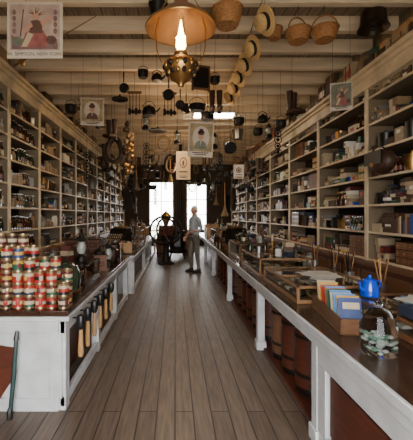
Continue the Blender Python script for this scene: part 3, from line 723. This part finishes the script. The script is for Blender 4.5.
clutter(-1.45,-1.0,8.3,9.5,10,TZ+.34,.8); clutter(-1.45,-1.0,10.3,11.7,10,TZ+.36,.9); clutter(1.15,1.6,9.3,10.5,8,TZ+.34,.8); clutter(-1.4,-1.25,3.68,4.2,4,TZ+.20,.6)
b=MB(); b.ell((0,0,.14),(.12,.2,.15),leather,18,10); b.bx(-.125,-.105,-.17,.17,.10,.26,black); b.path([(-.05,.12*math.cos(q*math.pi/8),.26+.06*math.sin(q*math.pi/8)) for q in range(9)],.01,black,6)
b.bx(-.14,-.12,-.02,.02,.08,.12,brass); b.build('leather_satchel',loc=(2.50,4.1,2.033))
# ---------- far centre
b=MB()
b.lathe([(.001,0),(.25,0),(.25,.04),(.12,.08),(.09,.5),(.13,.8),(.2,.85),(.2,.9),(.001,.9)],iron,seg=20)
b.bx(-.18,.18,-.18,.18,.9,1.2,redwood); b.lathe([(.06,1.2),(.16,1.45),(.17,1.5),(.08,1.6),(.02,1.64),(.001,1.7)],brass,seg=18)
for s in(-1,1):
    cx=s*.28
    b.path([(cx,.42*math.cos(2*math.pi*i/28),1.05+.42*math.sin(2*math.pi*i/28)) for i in range(28)],.035,iron,8,closed=True)
    for k in range(6): a=math.pi*k/3; b.path([(cx,0,1.05),(cx,.42*math.cos(a),1.05+.42*math.sin(a))],.018,redwood,6)
b.path([(-.3,0,1.05),(.3,0,1.05)],.025,iron,8)
b.build('coffee_mill',loc=(-.28,10.6,0),rot=(0,0,1.25))
b=MB()
for sx in(-1,1):
    for sy in(-1,1): b.path([(sx*.2,sy*.2,.22),(sx*.26,sy*.26,0)],[.03,.02],iron,8)
b.lathe([(.001,.2),(.28,.2),(.33,.25),(.33,.3),(.26,.34),(.3,.6),(.26,.9),(.3,.94),(.3,.98),(.1,1.0),(.06,1.1),(.001,1.12)],iron,seg=24)
b.bx(-.1,.1,-.31,-.26,.45,.7,black); b.path([(.12,.12,1.0),(.12,.12,4.19)],.06,iron,14)
b.build('potbelly_stove',loc=(.08,12.0,0))
for (x,y) in ((.5,12.9),(-.5,14.6),(-.45,12.4)):
    b=MB(); r=.25; b.lathe([(.001,0),(r*.85,0),(r,.4),(r*.86,.8),(r*.8,.8),(r*.8,.76),(.001,.76)],midwood,seg=22)
    for z,q in((.12,.9),(.62,.95)): b.lathe([(r*q+.01,z),(r*q+.016,z),(r*q+.016,z+.05),(r*q+.01,z+.05)],iron,seg=22)
    b.build('barrel',loc=(x,y,0))

# ---------- man
man=bpy.data.objects.new('standing_man',None); bpy.context.scene.collection.objects.link(man)
J={'pel':((0,0,.97),.125),'sp':((0,-.02,1.13),.135),'ch':((0,.0,1.32),.135),'uc':((0,.02,1.43),.10),'nk':((0,.0,1.52),.056),'hd':((0,-.015,1.60),.055)}
E=[('pel','sp'),('sp','ch'),('ch','uc'),('uc','nk'),('nk','hd')]
for s,n in((-1,'r'),(1,'l')):
    J['hip'+n]=((s*.095,0,.90),.095); J['kn'+n]=((s*.11,-.02+.02*s,.50),.068); J['an'+n]=((s*.12,.03+.03*s,.10),.05); J['to'+n]=((s*.125,-.06+.03*s,.055),.04)
    J['sh'+n]=((s*.175,.01,1.41),.068); J['el'+n]=((s*.235,.05,1.14),.05)
    J['wr'+n]=((s*.17,-.19,1.10),.032) if s==1 else ((s*.20,-.12,.96),.032)
    E+=[('pel','hip'+n),('hip'+n,'kn'+n),('kn'+n,'an'+n),('an'+n,'to'+n),('uc','sh'+n),('sh'+n,'el'+n),('el'+n,'wr'+n)]
ks=list(J); me=bpy.data.meshes.new('body'); me.from_pydata([J[k][0] for k in ks],[(ks.index(a),ks.index(c)) for a,c in E],[])
ob=bpy.data.objects.new('body',me); bpy.context.scene.collection.objects.link(ob)
md=ob.modifiers.new('Skin','SKIN'); md.use_smooth_shade=True
for i,k in enumerate(ks):
    sv=me.skin_vertices[0].data[i]; sv.radius=(J[k][1],J[k][1]); sv.use_root=(k=='pel')
md2=ob.modifiers.new('Sub','SUBSURF'); md2.levels=2; md2.render_levels=2
bpy.context.view_layer.update()
dg=bpy.context.evaluated_depsgraph_get(); nm=bpy.data.meshes.new_from_object(ob.evaluated_get(dg))
ob.modifiers.clear(); ob.data=nm; nm.materials.clear()
for m in(skin,shirt,pants,shoe): nm.materials.append(m)
for p in nm.polygons:
    c=p.center
    if c.z>1.49: k=0
    elif c.z<.11: k=3
    elif c.z<1.0 and abs(c.x)<.19 and not(c.y<-.11): k=2
    else:
        k=1
        for s,w in((1,J['wrl'][0]),(-1,J['wrr'][0])):
            if (c-Vector(w)).length<.12: k=0
    p.material_index=k; p.use_smooth=True
ob.parent=man
b=MB()
b.ell((0,-.02,1.655),(.073,.092,.112),skin,18,14); b.ell((0,-.055,1.60),(.048,.052,.045),skin,12,8)
b.path([(0,-.107,1.675),(0,-.125,1.648),(0,-.108,1.638)],[.009,.014,.011],skin,8)
for s in(-1,1):
    b.ell((s*.075,-.01,1.65),(.012,.022,.033),skin,8,8); b.ell((s*.029,-.100,1.668),(.012,.007,.008),paper,8,6); b.ell((s*.029,-.107,1.668),(.005,.003,.005),black,6,5)
    b.path([(s*.012,-.108,1.688),(s*.03,-.108,1.692),(s*.046,-.096,1.686)],.005,hair,5)
b.path([(-.022,-.100,1.607),(0,-.107,1.605),(.022,-.100,1.607)],.005,rd,5)
b.build('head',parent=man)
b=MB(); b.ell((0,.0,1.69),(.08,.092,.092),hair,18,12); b.ell((0,.035,1.645),(.076,.065,.07),hair,16,10); b.build('hair',parent=man)
b=MB()
for w,e in((J['wrl'][0],J['ell'][0]),(J['wrr'][0],J['elr'][0])):
    w=Vector(w);d=(w-Vector(e)).normalized(); side=d.cross(Vector((0,0,1))).normalized(); up=side.cross(d)
    s=1 if w.x>0 else -1
    q=Matrix((side,d,up)).transposed()
    b.ell(tuple(w+d*.05),(.042,.055,.018),skin,12,8,q)
    for k,(o,l) in enumerate(((-.03,.065),(-.01,.078),(.01,.074),(.03,.056))):
        p=w+d*.085+side*o; b.path([p,p+d*l*.45-up*.006,p+d*l*.8-up*.022,p+d*l-up*.038],[.009,.0085,.008,.006],skin,7)
    p=w+d*.035-side*s*.035; b.path([p,p-side*s*.025+d*.02,p-side*s*.035+d*.05-up*.01],[.011,.010,.007],skin,7)
b.build('hands',parent=man)
b=MB()
for n in'lr':
    a=Vector(J['an'+n][0]); b.ell((a.x,a.y-.07,.045),(.048,.145,.045),shoe,14,8); b.box((a.x,a.y-.07,.01),(.085,.26,.02),black); b.ell((a.x,a.y,.08),(.045,.06,.05),shoe,12,8)
b.path([(.135*math.cos(2*math.pi*i/20),-.01+.118*math.sin(2*math.pi*i/20),1.01) for i in range(20)],.018,leather,6,closed=True)
b.build('shoes_and_belt',parent=man)
man.location=(.52,9.1,0); man.rotation_euler=(0,0,math.radians(-55))

# ---------- light, world, camera
w=bpy.data.worlds.new('sky'); bpy.context.scene.world=w; w.use_nodes=True
bg=w.node_tree.nodes['Background']; bg.inputs[0].default_value=(1,.98,.96,1); bg.inputs[1].default_value=15.0
def area(name,loc,rot,sx,sy,e,col):
    l=bpy.data.lights.new(name,'AREA'); l.shape='RECTANGLE'; l.size=sx; l.size_y=sy; l.energy=e; l.color=col
    o=bpy.data.objects.new(name,l); bpy.context.scene.collection.objects.link(o); o.location=loc; o.rotation_euler=rot; return o
area('doorway_daylight',(.1,-.78,1.5),(math.radians(98),0,0),2.1,2.8,36,(.94,.97,1))
point('interior_fill',(-.1,6.3,3.0),52,(1,.66,.34),.12)  # two added fill lights without fixtures, warming the ceiling and deep interior
point('interior_fill',(.2,10.2,2.9),34,(1,.66,.34),.12)
cam=bpy.data.cameras.new('camera'); co=bpy.data.objects.new('camera',cam); bpy.context.scene.collection.objects.link(co)
cam.sensor_width=36; cam.lens=340/440*36; cam.shift_x=31.5/440; cam.shift_y=-5/440
co.location=(0,0,1.53); co.rotation_euler=(math.pi/2,0,0); cam.clip_start=.05
bpy.context.scene.camera=co
